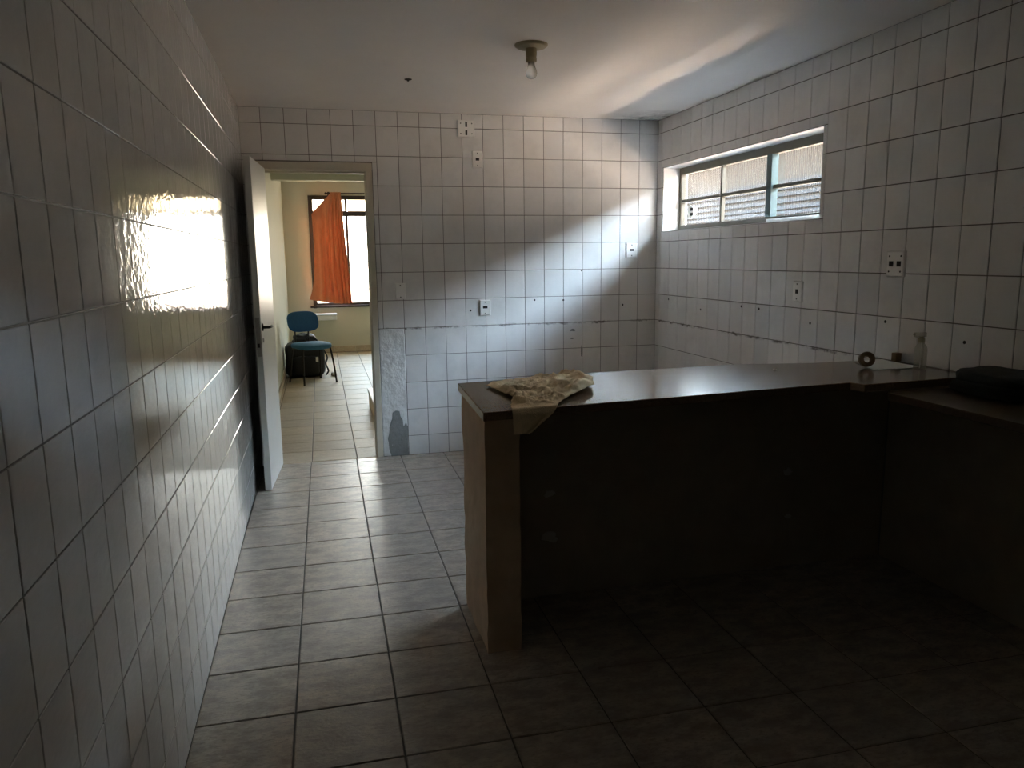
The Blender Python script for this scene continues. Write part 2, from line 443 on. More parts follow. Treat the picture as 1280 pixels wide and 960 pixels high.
def dots(wall, pts, r, name='drill_holes'):
    bm = bmesh.new()
    for x, y, z, ax in pts: lathe(bm, [(r, 0), (r, .0015)], (x, y, z), ax, 8)
    make(name, bm, M['hole'], wall, kind='stuff')
dots(wall_back, [(x, YB - .0012, z, (0, -1, 0)) for x, z in ((2.024, 1.123), (2.251, 1.117), (2.734, 1.068), (1.532, 1.059), (2.398, 1.337))], .0075)
dots(wall_right, [(W - .0012, y, z, (-1, 0, 0)) for y, z in ((4.242, 1.121), (4.045, 1.118), (3.55, 1.071), (2.992, 1.123), (5.26, 1.116), (4.762, 1.069), (2.536, 1.073))], .0075)
# two chipped smudges above the counter
for x, z, rx, rz in ((2.325, .886, .03, .012), (2.32, .822, .017, .007), (2.40, .72, .011, .06)):
    bm = bmesh.new(); ring = []
    for k in range(14):
        an = 2 * math.pi * k / 14; q = .75 + .5 * noise.noise(Vector((math.cos(an) * 2, math.sin(an) * 2, x + z)))
        ring.append((x + rx * q * math.cos(an), z + rz * q * math.sin(an)))
    f1 = [bm.verts.new((a, YB - .0008, c)) for a, c in ring]; f2 = [bm.verts.new((a, YB - .0019, c)) for a, c in ring]
    bm.faces.new(f2)
    for k in range(14): bm.faces.new((f1[k], f1[(k + 1) % 14], f2[(k + 1) % 14], f2[k]))
    make('chipped_glaze', bm, M['cement'], wall_back)

# ---- floor tiles
FO, FTH, FPX, FPY = Vector((.33013, 4.79462)), -.01052, .32162, .30666
def clip(poly, f):
    out = []
    for i in range(len(poly)):
        a, b = poly[i], poly[(i + 1) % len(poly)]; fa, fb = f(a), f(b)
        if fa >= 0: out.append(a)
        if fa * fb < 0: t = fa / (fa - fb); out.append((a[0] + (b[0] - a[0]) * t, a[1] + (b[1] - a[1]) * t))
    return out
def floor_tiles(parent, x0, x1, y0, y1, mt, gap, top, th, limit=300, pitch_y=FPY, o=FO, ang=FTH):
    c, s = math.cos(ang), math.sin(ang); full = None; items = []
    for i in range(-3, 16):
        for j in range(-26, 18):
            q = []
            for dx, dy in ((gap / 2, gap / 2), (FPX - gap / 2, gap / 2), (FPX - gap / 2, pitch_y - gap / 2), (gap / 2, pitch_y - gap / 2)):
                a, b = i * FPX + dx, -j * pitch_y + dy
                q.append((o.x + a * c - b * s, o.y + a * s + b * c))
            n0 = list(q)
            for f in (lambda p: p[0] - x0, lambda p: x1 - p[0], lambda p: p[1] - y0, lambda p: y1 - p[1]):
                q = clip(q, f) if q else q
            if len(q) < 3: continue
            ar = abs(sum(q[k][0] * q[(k + 1) % len(q)][1] - q[(k + 1) % len(q)][0] * q[k][1] for k in range(len(q)))) / 2
            if ar < .0012: continue
            cx = sum(p[0] for p in q) / len(q); cy = sum(p[1] for p in q) / len(q)
            items.append((ar / (Vector((cx, cy, 0)) - CAM).length ** 3, q, cx, cy, n0 == q))
    items.sort(key=lambda t: -t[0]); rest = bmesh.new()
    for k, (_, q, cx, cy, isfull) in enumerate(items):
        tilt = (random.gauss(0, .0016), random.gauss(0, .0016))
        bm = rest if k >= limit else bmesh.new(); ch = .0022; rings = []
        offx, offy = (cx, cy) if k < limit else (0, 0)
        if k < limit and isfull and full:
            me = full; bm.free()
        else:
            for ins, z in ((0, top - th), (0, top - ch), (ch, top)):
                rg = []
                for px, py in q:
                    d = Vector((px - cx, py - cy)); d = d * (1 - ins * 1.4 / max(d.length, .01))
                    rg.append(bm.verts.new((cx + d.x - offx, cy + d.y - offy, z)))
                rings.append(rg)
            L = len(q)
            for p, r in zip(rings, rings[1:]):
                for t in range(L): bm.faces.new((p[t], p[(t + 1) % L], r[(t + 1) % L], r[t]))
            bm.faces.new(rings[2])
            if k >= limit: continue
            me = bpy.data.meshes.new('floor_tile'); bm.to_mesh(me); bm.free(); me.materials.append(mt)
            if isfull: full = me
        ob = bpy.data.objects.new('floor_tile', me); COL.objects.link(ob); ob.parent = parent
        ob.location = Vector((cx, cy, 0)) - wl(parent); ob.rotation_euler = (tilt[0], tilt[1], 0)
    if len(rest.verts): make('floor_tile', rest, mt, parent, kind='stuff')
    else: rest.free()
floor_tiles(floor, .002, W - .002, .55, YB - .001, M['floor_tile'], .005, .0, .0035)

# ------------------------------------------------------------------ structure: far room
wall_far = struct('wall_far', boxes((-.14, .40, YF, YF + .16, -.004, 2.62), (1.93, XR + .14, YF, YF + .16, -.004, 2.62),
                  (.40, 1.93, YF, YF + .16, -.004, .74), (.40, 1.93, YF, YF + .16, 2.39, 2.62)), M['cream'], 'cream end wall of the far room')
wall_l2 = struct('wall_left', BX(-.14, .0, BACK, YF, -.004, 2.62), M['cream'], 'cream left wall of the far room')
wall_r2 = struct('wall_right', BX(XR, XR + .14, BACK, YF, -.004, 2.62), M['cream'], 'cream right wall of the far room')
make('room_side_plaster', boxes((-.0, DX0 - .001, BACK, BACK + .004, 0, H - .001), (DX1 + .001, W, BACK, BACK + .004, 0, H - .001), (DX0, DX1, BACK, BACK + .004, DZ, H - .001)), M['cream'], wall_back)
ceil2 = struct('ceiling', boxes((-.14, XR + .14, BACK, 9.30, 2.45, 2.74), (-.14, XR + .14, 9.46, YF + .5, 2.62, 2.78)), M['white'], 'white ceiling of the far room')
struct('trim_1', BX(0.0, XR, 9.30, 9.46, 2.352, 2.62), M['cream'], 'cream ceiling beam across the far room')
floor2 = struct('floor', BX(-.14, XR + .14, YB, YF + .16, -.12, -.004), M['floor_grout'], 'beige tiled floor of the far room')
floor_tiles(floor2, .002, XR - .002, YB + .012, YF, M['floor_tile_far'], .005, .0, .0035, ang=-.004, o=Vector((.345, YB + .33)))
for nm, x0, x1, y0, y1 in (('baseboard_far', .012, XR, YF - .012, YF, ), ('baseboard_left', 0, .012, BACK + .004, YF)):
    bb = struct(nm, BX(x0, x1, y0, y1, 0, .006), M['floor_grout'])
    horiz = nm.endswith('far'); L = (x1 - x0) if horiz else (y1 - y0); n = int(L / .327) + 1
    for k in range(n):
        a = k * .327; b = min(a + .323, L)
        if b - a < .03: continue
        if horiz: make('skirting_tile', BX(x0 + a, x0 + b, y0, y1, .006, .10), M['floor_tile_far'], bb)
        else: make('skirting_tile', BX(x0, x1, y0 + a, y0 + b, .006, .10), M['floor_tile_far'], bb)

# ------------------------------------------------------------------ outside
struct('ground', BX(-12, 30, -12, 45, -.35, -.20), M['ground'], 'pale sunlit concrete ground outside')
ext = struct('wall_neighbour', BX(6.5, 6.7, -8, 22, -.2, 3.29), M['ext_wall'], 'warm rendered neighbouring wall outside the window')
bm = bmesh.new()
ev = [(5.60, 3.06), (5.62, 3.00), (6.5, 3.30), (6.9, 3.44), (6.9, 3.56)]
a = [bm.verts.new((x, -8, z)) for x, z in ev]; b = [bm.verts.new((x, 22, z)) for x, z in ev]
bm.faces.new(a[::-1]); bm.faces.new(b)
for k in range(5): bm.faces.new((a[k], a[(k + 1) % 5], b[(k + 1) % 5], b[k]))
struct('trim_3', bm, M['dark_frame'], 'unseen dark eave added to shade the upper neighbouring wall')  # out of view, added to keep sun off the wall's upper part
sh = thing('louvre_shutter', (6.47, 10.0, 1.96), 'grey slatted shutter on the wall seen through the kitchen window', 'shutter')
make('frame', boxes((6.45, 6.499, 8.10, 8.16, 1.96, 2.40), (6.45, 6.499, 11.84, 11.9, 1.96, 2.40), (6.45, 6.499, 8.16, 11.84, 1.96, 2.0), (6.45, 6.499, 8.16, 11.84, 2.36, 2.40)), M['ext_slat'], sh)
for k in range(4):
    make('slat', BX(6.455, 6.49, 8.16, 11.84, 2.025 + k * .085, 2.07 + k * .085), M['ext_slat'], sh)

# ------------------------------------------------------------------ window_1: kitchen
XF = 3.14
w1 = thing('window_1', (XF, (WY0 + WY1) / 2, WZ0), 'high narrow window with six fluted panes', kind='structure')
f = .035
make('reveal', boxes((W + .001, W + .199, WY1 - .004, WY1, WZ0 + .004, WZ1 - .004), (W + .001, W + .199, WY0, WY0 + .004, WZ0 + .004, WZ1 - .004),
     (W + .001, W + .199, WY0, WY1, WZ1 - .004, WZ1), (W + .001, W + .199, WY0, WY1, WZ0, WZ0 + .004)), M['tile'], w1)
for nm, b in (('frame_stile', (XF, XF + .04, WY1 - .04, WY1 - .0045, WZ0 + .005, WZ1 - .005)), ('frame_stile', (XF, XF + .04, WY0 + .0045, WY0 + .04, WZ0 + .005, WZ1 - .005)),
              ('frame_rail', (XF, XF + .04, WY0 + .04, WY1 - .04, WZ1 - .055, WZ1 - .005)), ('frame_rail', (XF - .005, XF + .04, WY0 + .04, WY1 - .04, WZ0 + .005, WZ0 + .045)),
              ('glazing_bar', (XF + .004, XF + .03, 4.765, 4.788, WZ0 + .045, WZ1 - .055))):
    make(nm, BX(*b), M['win_frame'], w1, bevel=.002)
make('mullion', BX(XF - .012, XF + .035, 4.16, 4.215, WZ0 + .045, WZ1 - .055), M['win_teal'], w1, bevel=.003)
ybars = [(WY0 + .04, 4.16), (4.215, 4.765), (4.788, WY1 - .04)]
for a, b in ybars:
    make('cross_rail', BX(XF + .002, XF + .034, a, b, 1.83, 1.853), M['win_frame'], w1, bevel=.002)
    for z0, z1 in ((WZ0 + .045, 1.83), (1.853, WZ1 - .055)):
        bm = bmesh.new(); n = int((b - a) / .0085)
        def g(u, v): return (XF + .018 + .0006 * math.sin(u * n * math.pi), a + (b - a) * u, z0 + (z1 - z0) * v)
        grid(bm, g, n * 2, 1)
        make('pane', bm, M['pane'], w1)
make('sill_strip', BX(XF - .035, XF - .005, WY0 + .04, 4.165, WZ0 + .005, WZ0 + .03), M['white'], w1, bevel=.002)
# broken crescent in the lower left pane, its bright gap drawn as a white disc
bm = bmesh.new()
lathe(bm, [(.045, 0), (.045, .004), (.036, .007)], (XF + .012, 5.216, 1.756), (-1, 0, 0), 20)
vc = make('gap_disc', bm, M['white'], w1)
make('disc_slot', boxes((XF + .003, XF + .0055, 5.172, 5.212, 1.763, 1.785), (XF + .003, XF + .0055, 5.172, 5.212, 1.727, 1.749)), M['hole'], vc)

# ------------------------------------------------------------------ window_2: far room
w2 = thing('window_2', (1.165, YF, .74), 'tall bright window of the far room', kind='structure')
yw0, yw1 = YF - .004, YF + .04
for nm, b in (('frame_flange', (.380, .4305, YF - .016, YF - .0045, .70, 2.41)), ('frame_stile', (.401, .445, yw0, yw1, .741, 2.389)), ('frame_stile', (1.885, 1.929, yw0, yw1, .741, 2.389)),
              ('frame_flange', (.4305, 1.94, YF - .016, YF - .0045, 2.37, 2.41)), ('frame_rail', (.445, 1.885, yw0, yw1, 2.35, 2.389)), ('frame_rail', (.445, 1.885, yw0, yw1, .741, .78)),
              ('transom', (.445, 1.885, yw0 - .01, yw1, 2.10, 2.18)), ('mullion', (.925, .965, yw0 + .004, yw1, .78, 2.10)), ('mullion', (1.40, 1.43, yw0 + .004, yw1, .78, 2.10)),
              ('glazing_bar', (.925, .955, yw0 + .004, yw1, 2.18, 2.35)), ('glazing_bar', (1.40, 1.42, yw0 + .004, yw1, 2.18, 2.35))):
    make(nm, BX(*b), M['dark_frame'], w2, bevel=.003)
for a, b in ((.445, .925), (.965, 1.40), (1.43, 1.885)):
    make('pane', BX(a, b, yw0 + .02, yw0 + .024, .78, 2.10), M['pane_far'], w2)
    make('pane', BX(a, b, yw0 + .02, yw0 + .024, 2.18, 2.35), M['pane_top'], w2)
make('sill', BX(.335, 1.99, YF - .05, YF, .708, .739), M['dark_frame'], w2, bevel=.004)
for k in range(3):
    make('grille_bar', BX(.445, 1.885, yw1 + .01, yw1 + .018, 1.02 + .33 * k, 1.028 + .33 * k), M['dark_frame'], w2)

# ------------------------------------------------------------------ door_1 and its frame
tr = thing('trim_2', (.45, YB, 0), 'cream painted door frame around the open doorway', kind='structure')
def lshape(x0, x1, z0, z1): return boxes((x0, x1, YB - .012, BACK + .014, z0, z1))
make('jamb', lshape(.052, .126, 0, 2.045), M['frame_paint'], tr, bevel=.004)
make('jamb', lshape(.812, .856, 0, 2.045), M['frame_paint'], tr, bevel=.004)
make('head', lshape(.052, .856, 2.045, 2.098), M['frame_paint'], tr, bevel=.004)
make('door_stop', boxes((.126, .138, YB + .06, YB + .10, 0, 2.033), (.806, .812, YB + .06, YB + .10, 0, 2.033), (.126, .812, YB + .06, YB + .10, 2.033, 2.045)), M['frame_paint'], tr)
d1 = thing('door_1', (.13, 5.48, 0), 'white flush door standing open against the left wall', kind='structure')
# leaf opened about ninety degrees; hinge line at (.132, 5.48), free edge at (.084, 4.84)
dv = Vector((.105 - .150, 4.845 - 5.478)).normalized(); dn = Vector((dv.y, -dv.x))     # dn points to -x side
hp = Vector((.146, 5.478)); LW = .635; TK = .040
def dpt(a, t): p = hp + dv * a + dn * t; return (p.x, p.y)
def door_box(a0, a1, t0, t1, z0, z1): return prism(bmesh.new(), [dpt(a0, t0), dpt(a1, t0), dpt(a1, t1), dpt(a0, t1)], z0, z1)
leaf = make('leaf', door_box(0, LW, 0, TK, .008, 2.05), M['door_paint'], d1, bevel=.003)
make('lock_plate', door_box(LW - .0005, LW + .0015, .008, .032, .86, 1.10), M['chrome'], leaf)
make('latch_bolt', door_box(LW + .0015, LW + .011, .013, .027, 1.025, 1.055), M['chrome'], leaf, bevel=.003)
make('dead_bolt', door_box(LW + .0015, LW + .004, .013, .027, .915, .94), M['dark_metal'], leaf)
for sgn, t0 in ((-1, 0.), (1, TK)):
    bm = bmesh.new(); c = LW - .055
    p0 = dpt(c, t0); ax = (dn.x * sgn, dn.y * sgn, 0)
    lathe(bm, [(.024, 0), (.024, .005), (.010, .008), (.009, .042)], (p0[0], p0[1], 1.035), ax, 16)
    pts = [(*dpt(c, t0 + sgn * .040), 1.035), (*dpt(c - .02, t0 + sgn * .046), 1.035), (*dpt(c - .06, t0 + sgn * .046), 1.034), (*dpt(c - .115, t0 + sgn * .043), 1.032)]
    tube(bm, smooth_path(pts, 5), .0085, 10)
    make('handle', bm, M['dark_metal'] if sgn < 0 else M['chrome'], d1, smooth=True)['label'] = 'metal lever handle'
    bm = bmesh.new(); lathe(bm, [(.016, 0), (.016, .004), (.012, .006)], (*dpt(c, t0), .955), ax, 14)
    lathe(bm, [(.004, .006), (.004, .0068)], (*dpt(c, t0), .955), ax, 8)
    make('keyhole_plate', bm, M['chrome'], d1)

# ------------------------------------------------------------------ sockets
def socket(name, side, a, z, wd, ht, holes, label, screws=True):
    """a: position along the wall; local axes: along the wall and up"""
    if side == 'back': P = lambda u, v, d: (a + u, YB - d, z + v); n = (0, -1, 0); loc = (a, YB, z)
    else: P = lambda u, v, d: (W - d, a - u, z + v); n = (-1, 0, 0); loc = (W, a, z)
    t = thing(name, loc, label, 'wall socket' if holes != 'blank' else 'cover plate', 'wall plates on the tiles')
    bm = bmesh.new(); rr = []
    for ins, d in ((0, 0), (0, .009), (.005, .014)):
        rr.append([bm.verts.new(P(sx * (wd / 2 - ins), sy * (ht / 2 - ins), d)) for sx, sy in ((-1, -1), (1, -1), (1, 1), (-1, 1))])
    for p, q in zip(rr, rr[1:]):
        for k in range(4): bm.faces.new((p[k], p[(k + 1) % 4], q[(k + 1) % 4], q[k]))
    bm.faces.new(rr[2]); make('cover_plate', bm, M['plastic'], t)
    if holes == 'blank':
        bm = bmesh.new(); lathe(bm, [(.022, .0135), (.022, .016), (.019, .0165)], P(0, 0, 0), n, 20); make('button', bm, M['plastic'], t)
    else:
        for (u, v, sw, shh) in holes:
            ob = bmesh.new(); c = [P(u + sx * sw / 2, v + sy * shh / 2, dd) for dd in (.0135, .0145) for sx, sy in ((-1, -1), (1, -1), (1, 1), (-1, 1))]
            vv = [ob.verts.new(q) for q in c]
            for fc in ((0, 1, 2, 3), (4, 5, 6, 7), (0, 1, 5, 4), (1, 2, 6, 5), (2, 3, 7, 6), (3, 0, 4, 7)): ob.faces.new([vv[k] for k in fc])
            make('socket_face', ob, M['hole'], t)
    sp = [(0, ht * .36), (0, -ht * .36)] if wd < .1 else [(-wd * .33, ht * .3), (wd * .33, ht * .3), (-wd * .33, -ht * .3), (wd * .33, -ht * .3)]
    for u, v in sp:
        bm = bmesh.new(); lathe(bm, [(.0042, .0135), (.0042, .0152), (.003, .0158)], P(u, v, 0), n, 8); make('screw', bm, M['dark_metal'] if holes != 'soft' else M['plastic'], t)
    return t
socket('wall_socket', 'back', 1.527, 2.345, .122, .116, [(0, .028, .014, .034), (0, -.028, .014, .034)], 'square double socket plate just under the ceiling on the end wall')
socket('wall_socket', 'back', 1.604, 2.136, .076, .116, [(0, .0, .026, .018)], 'single socket on the end wall below the square plate near the ceiling')
socket('blank_plate', 'back', 1.022, 1.212, .074, .116, 'blank', 'blank plate on the end wall just right of the door frame')
socket('wall_socket', 'back', 1.641, 1.077, .080, .114, [(0, .004, .034, .018)], 'single socket low on the end wall above the left end of the counter')
socket('wall_socket', 'back', 2.800, 1.484, .088, .110, [(0, .002, .034, .016)], 'single socket on the end wall beside the right corner')
socket('wall_socket', 'right', 3.664, 1.237, .080, .112, [(0, 0, .026, .024)], 'single socket on the right wall below the window')
socket('wall_socket', 'right', 2.943, 1.390, .108, .116, [(-.024, 0, .026, .024), (.024, 0, .026, .024)], 'double socket on the right wall, to the right of the window')

# ------------------------------------------------------------------ ceiling lamp and hole
lp = thing('ceiling_lamp', (1.50, 3.70, H), 'bare bulb in a plain yellowed holder on the ceiling', 'lamp')
c = (1.50, 3.70, H)
bm = bmesh.new(); lathe(bm, [(.080, -.0), (.080, .006), (.070, .013), (.035, .018)], c, (0, 0, -1), 32); make('ceiling_plate', bm, M['plastic_old'], lp, smooth=False)
bm = bmesh.new(); lathe(bm, [(.026, .017), (.027, .045), (.024, .060), (.026, .063), (.026, .078), (.020, .080)], c, (0, 0, -1), 24); make('lamp_holder', bm, M['plastic_old'], lp)
bm = bmesh.new(); lathe(bm, [(.016, .079), (.016, .092), (.020, .104), (.0265, .118), (.028, .131), (.0255, .143), (.018, .152), (.008, .156), (.001, .157)], c, (0, 0, -1), 24, False); make('bulb', bm, M['bulb_glass'], lp, smooth=True)
bm = bmesh.new(); lathe(bm, [(.0155, .0785), (.0155, .094)], c, (0, 0, -1), 16); make('bulb_cap', bm, M['chrome'], lp)
bm = bmesh.new(); lathe(bm, [(.022, 0), (.020, .003), (.006, .004), (.004, .012)], (1.007, 4.523, H), (0, 0, -1), 12)
make('hook_hole', bm, M['hole'], ceiling)['label'] = 'small dark hole in the ceiling'

# ------------------------------------------------------------------ counter: masonry base, slab, lower worktop
cb = thing('counter_base', (2.0, 2.8, 0), 'rough brown rendered base under the dark breakfast counter', 'counter')
bm = bmesh.new()
def pillar():
    x0, x1, y0, y1 = .985, 1.112, 2.535, 2.955; n = 24; ringp = []
    per = [(x0, y0), (x1, y0), (x1, y1), (x0, y1)]; seg = (5, 10, 5, 10)
    loop = []
    for k in range(4):
        a, b = per[k], per[(k + 1) % 4]
        for t in range(seg[k]): loop.append((a[0] + (b[0] - a[0]) * t / seg[k], a[1] + (b[1] - a[1]) * t / seg[k]))
    prev = None
    for j in range(n + 1):
        z = .914 * j / n; cur = []
        for x, y in loop:
            d = .005 * noise.noise(Vector((x * 11, y * 11, z * 9))) + .003 * noise.noise(Vector((x * 40, y * 40, z * 30)))
            cur.append(bm.verts.new((x + d, y + d * .8, z)))
        if prev:
            for k in range(len(loop)): bm.faces.new((prev[k], prev[(k + 1) % len(loop)], cur[(k + 1) % len(loop)], cur[k]))
        else: bm.faces.new(cur[::-1])
        prev = cur
    bm.faces.new(prev)
pillar()
make('end_pillar', bm, M['masonry'], cb, bevel=0)
make('back_panel', BX(1.10, W - .001, 2.94, 2.998, -.003, .914), M['panel'], cb)
for x, z, r in ((1.345, .456, .026), (1.344, .268, .034), (1.365, .25, .02), (2.492, .454, .026), (2.503, .242, .018)):
    bm = bmesh.new(); ring = []
    for k in range(12):
        an = 2 * math.pi * k / 12; q = r * (.8 + .5 * noise.noise(Vector((math.cos(an) * 2, math.sin(an) * 2, x * 9 + z * 7))))
        ring.append((x + 1.2 * q * math.cos(an), z + .8 * q * math.sin(an)))
    f1 = [bm.verts.new((a, 2.9402, b)) for a, b in ring]; f2 = [bm.verts.new((a * .9 + x * .1, 2.936, b * .9 + z * .1)) for a, b in ring]
    bm.faces.new(f2)
    for k in range(12): bm.faces.new((f1[k], f1[(k + 1) % 12], f2[(k + 1) % 12], f2[k]))
    make('plaster_chip', bm, M['chip'], cb)['label'] = 'pale chip where the render broke away'
ST = .945
slab = [(.943, 2.351), (2.431, 2.484), (2.448, 2.425), (3.006, 2.457), (3.006, 2.998), (2.62, 2.998), (2.285, 3.075), (1.524, 3.037), (.970, 2.960)]
ct = make('countertop', prism(bmesh.new(), slab, ST - .030, ST), M['granite'], bevel=.003)
tag(ct, 'long polished dark granite countertop with a tan rag on it', 'countertop')
lowp = [(2.535, .60), (3.006, .60), (3.006, 2.456), (2.560, 2.43)]
lo = thing('worktop', (2.78, 1.5, .87), 'lower dark stone worktop along the right wall in front of the counter', 'worktop')
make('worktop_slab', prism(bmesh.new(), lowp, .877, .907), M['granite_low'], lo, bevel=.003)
make('support_wall', BX(2.60, W - .001, .62, .74, .0, .877), M['panel'], lo)
make('support_bracket', boxes((2.60, 2.64, 1.6, 1.64, .84, .877), (2.64, W - .001, 1.6, 1.64, .837, .877)), M['dark_metal'], lo)

# ------------------------------------------------------------------ rag on the counter
def lerp(a, b, t): return a + (b - a) * t
def along(pts, t):
    for (t0, p), (t1, q) in zip(pts, pts[1:]):
        if t <= t1: k = (t - t0) / (t1 - t0); return Vector(p).lerp(Vector(q), k)
    return Vector(pts[-1][1])
Lb = [(0, (1.043, 2.343, .868)), (.17, (1.040, 2.345, .935)), (.20, (1.040, 2.352, .9495)), (.24, (1.045, 2.39, .951)), (.45, (1.098, 2.551, .951)), (.72, (1.060, 2.83, .951)), (1, (1.17, 2.905, .951))]
Rb = [(0, (1.104, 2.350, .868)), (.17, (1.185, 2.357, .932)), (.20, (1.20, 2.366, .9495)), (.24, (1.215, 2.40, .951)), (.45, (1.29, 2.50, .955)), (.60, (1.43, 2.64, .962)), (.75, (1.485, 2.80, .965)), (1, (1.47, 2.965, .955))]
bm = bmesh.new()
def ragf(u, v):
    p = along(Lb, v).lerp(along(Rb, v), u)
    if v > .22:
        k = min(1, (v - .22) / .1) * min(1, min(u * 1.6, 1 - u, 1 - v) * 8 + .12)
        a1 = p.x * .8 + p.y * .6; a2 = -p.x * .6 + p.y * .8
        w1 = noise.noise(Vector((p.x * 5, p.y * 5, 2))) * 1.6
        h = .013 * (1 - abs(math.sin(a1 * 21 + w1 * 2.2))) ** 1.6 + .011 * (1 - abs(noise.noise(Vector((a1 * 9, a2 * 26, 4)))) * 2.4)
        h = max(0, h) + .006 * abs(noise.noise(Vector((p.x * 38, p.y * 34, 7)))) + .003 * noise.noise(Vector((p.x * 95, p.y * 80, 0)))
        if u > .55 and v > .5: h += .014 * (u - .55) / .45
        p.z += h * k
        p.x += .006 * noise.noise(Vector((p.x * 60, p.y * 60, 9))); p.y += .008 * noise.noise(Vector((p.x * 40, p.y * 40, 3)))
    else:
        p.y -= .006 * abs(math.sin(u * 7)) * (1 - v * 4.5) if v < .2 else 0
    return p
grid(bm, ragf, 80, 110)
rag = make('rag', bm, M['rag'], smooth=True)
tag(rag, 'crumpled tan rag draped over the front edge of the counter', 'rag')
so = rag.modifiers.new('solid', 'SOLIDIFY'); so.thickness = .003; so.offset = 1

# ------------------------------------------------------------------ small things on the counter
bm = bmesh.new()
pp = [(2.73, 2.72), (2.96, 2.71), (3.0, 2.985), (2.83, 2.985)]
def pf(u, v):
    a = Vector(pp[0]).lerp(Vector(pp[1]), u); b = Vector(pp[3]).lerp(Vector(pp[2]), u); p = a.lerp(b, v)
    return (p.x, p.y, ST + .0012 + .006 * max(0, noise.noise(Vector((p.x * 9, p.y * 9, 2)))) + .010 * max(0, u - .7) * max(0, .5 - v))
grid(bm, pf, 16, 14)
pa = make('paper_sheet', bm, M['paper'], smooth=True); so = pa.modifiers.new('solid', 'SOLIDIFY'); so.thickness = .0008; so.offset = 1
tag(pa, 'white sheet of paper under the brown roll near the right wall', 'paper')
bm = bmesh.new(); ax = Vector((-.35, -.90, .25)).normalized(); tcn = Vector((2.752, 2.79, ST + .0375))
lathe(bm, [(.017, -.012), (.030, -.012), (.033, -.009), (.033, .009), (.030, .012), (.017, .012), (.017, -.012)], tcn, ax, 28, False)
tp = thing('tape_roll', (2.752, 2.79, ST + .006), 'brown ring-shaped roll standing on edge on the paper', 'roll')
make('winding', bm, M['tape'], tp, smooth=False)
bm = bmesh.new(); lathe(bm, [(.0155, -.0115), (.017, -.0115), (.017, .0115), (.0155, .0115), (.0155, -.0115)], tcn, ax, 28, False); make('core', bm, M['card'], tp)
bx = make('small_box', BX(2.967, 2.997, 2.862, 2.892, ST + .0075, ST + .046), M['card'], bevel=.002)
tag(bx, 'tiny brown cardboard box on the paper beside the clear bottle', 'box')
bo = thing('spray_bottle', (2.925, 2.675, ST), 'clear spray bottle standing by the tiled right wall', 'bottle')
c = (2.925, 2.675, ST)
bm = bmesh.new(); lathe(bm, [(.001, 0), (.023, 0), (.025, .004), (.025, .085), (.022, .10), (.013, .112), (.011, .122)], c, (0, 0, 1), 24, False); make('body', bm, M['clear_plastic'], bo, smooth=True)
bm = bmesh.new(); lathe(bm, [(.0135, .117), (.0135, .134), (.009, .137), (.008, .142)], c, (0, 0, 1), 18); make('collar', bm, M['plastic_old'], bo)
bm = bmesh.new()
box(bm, c[0] - .034, c[0] + .018, c[1] - .009, c[1] + .009, ST + .140, ST + .160); box(bm, c[0] - .042, c[0] - .034, c[1] - .005, c[1] + .005, ST + .147, ST + .157)
make('spray_head', bm, M['clear_plastic'], bo, bevel=.003)
bm = bmesh.new(); tube(bm, smooth_path([(c[0] - .018, c[1], ST + .141), (c[0] - .026, c[1], ST + .128), (c[0] - .024, c[1], ST + .112)], 4), .003, 8); make('trigger', bm, M['plastic'], bo, smooth=True)
bm = bmesh.new(); tube(bm, [(c[0], c[1], ST + .006), (c[0] + .002, c[1], ST + .118)], .002, 6); make('dip_tube', bm, M['plastic'], bo)
cr_ = make('crumb', lathe(bmesh.new(), [(.003, 0), (.008, .002), (.007, .005), (.002, .007)], (2.345, 2.86, ST), (0, 0, 1), 8), M['paper'])
tag(cr_, 'small white crumb lying mid-way along the dark countertop', 'crumb')
# dark bundle at the right edge
db = thing('cloth_bundle', (2.87, 2.23, .907), 'low dark folded cloth bundle on the lower worktop at the right edge', 'cloth')
def blob(x0, x1, y0, y1, z0, z1, sd, amp, p=5):
    bm = bmesh.new(); bmesh.ops.create_cube(bm, size=2); bmesh.ops.subdivide_edges(bm, edges=bm.edges, cuts=9, use_grid_fill=True)
    for v in bm.verts:
        q = v.co; n = (abs(q.x) ** p + abs(q.y) ** p + abs(q.z) ** p) ** (1 / p); q = q / n
        d = amp * noise.fractal(Vector((q.x * 2 + sd, q.y * 2, q.z * 2)), 1, 2, 3)
        v.co = (lerp(x0, x1, (q.x * (1 + d) + 1) / 2), lerp(y0, y1, (q.y * (1 + d) + 1) / 2), max(z0, lerp(z0, z1, (q.z * (1 + d) + 1) / 2)))
    return bm
make('lower_fold', blob(2.78, 3.0, 2.07, 2.395, .907, .960, 1, .05), M['dark_cloth'], db, smooth=True)
make('upper_fold', blob(2.80, 3.0, 2.09, 2.385, .945, 1.005, 6, .07), M['dark_cloth'], db, smooth=True)

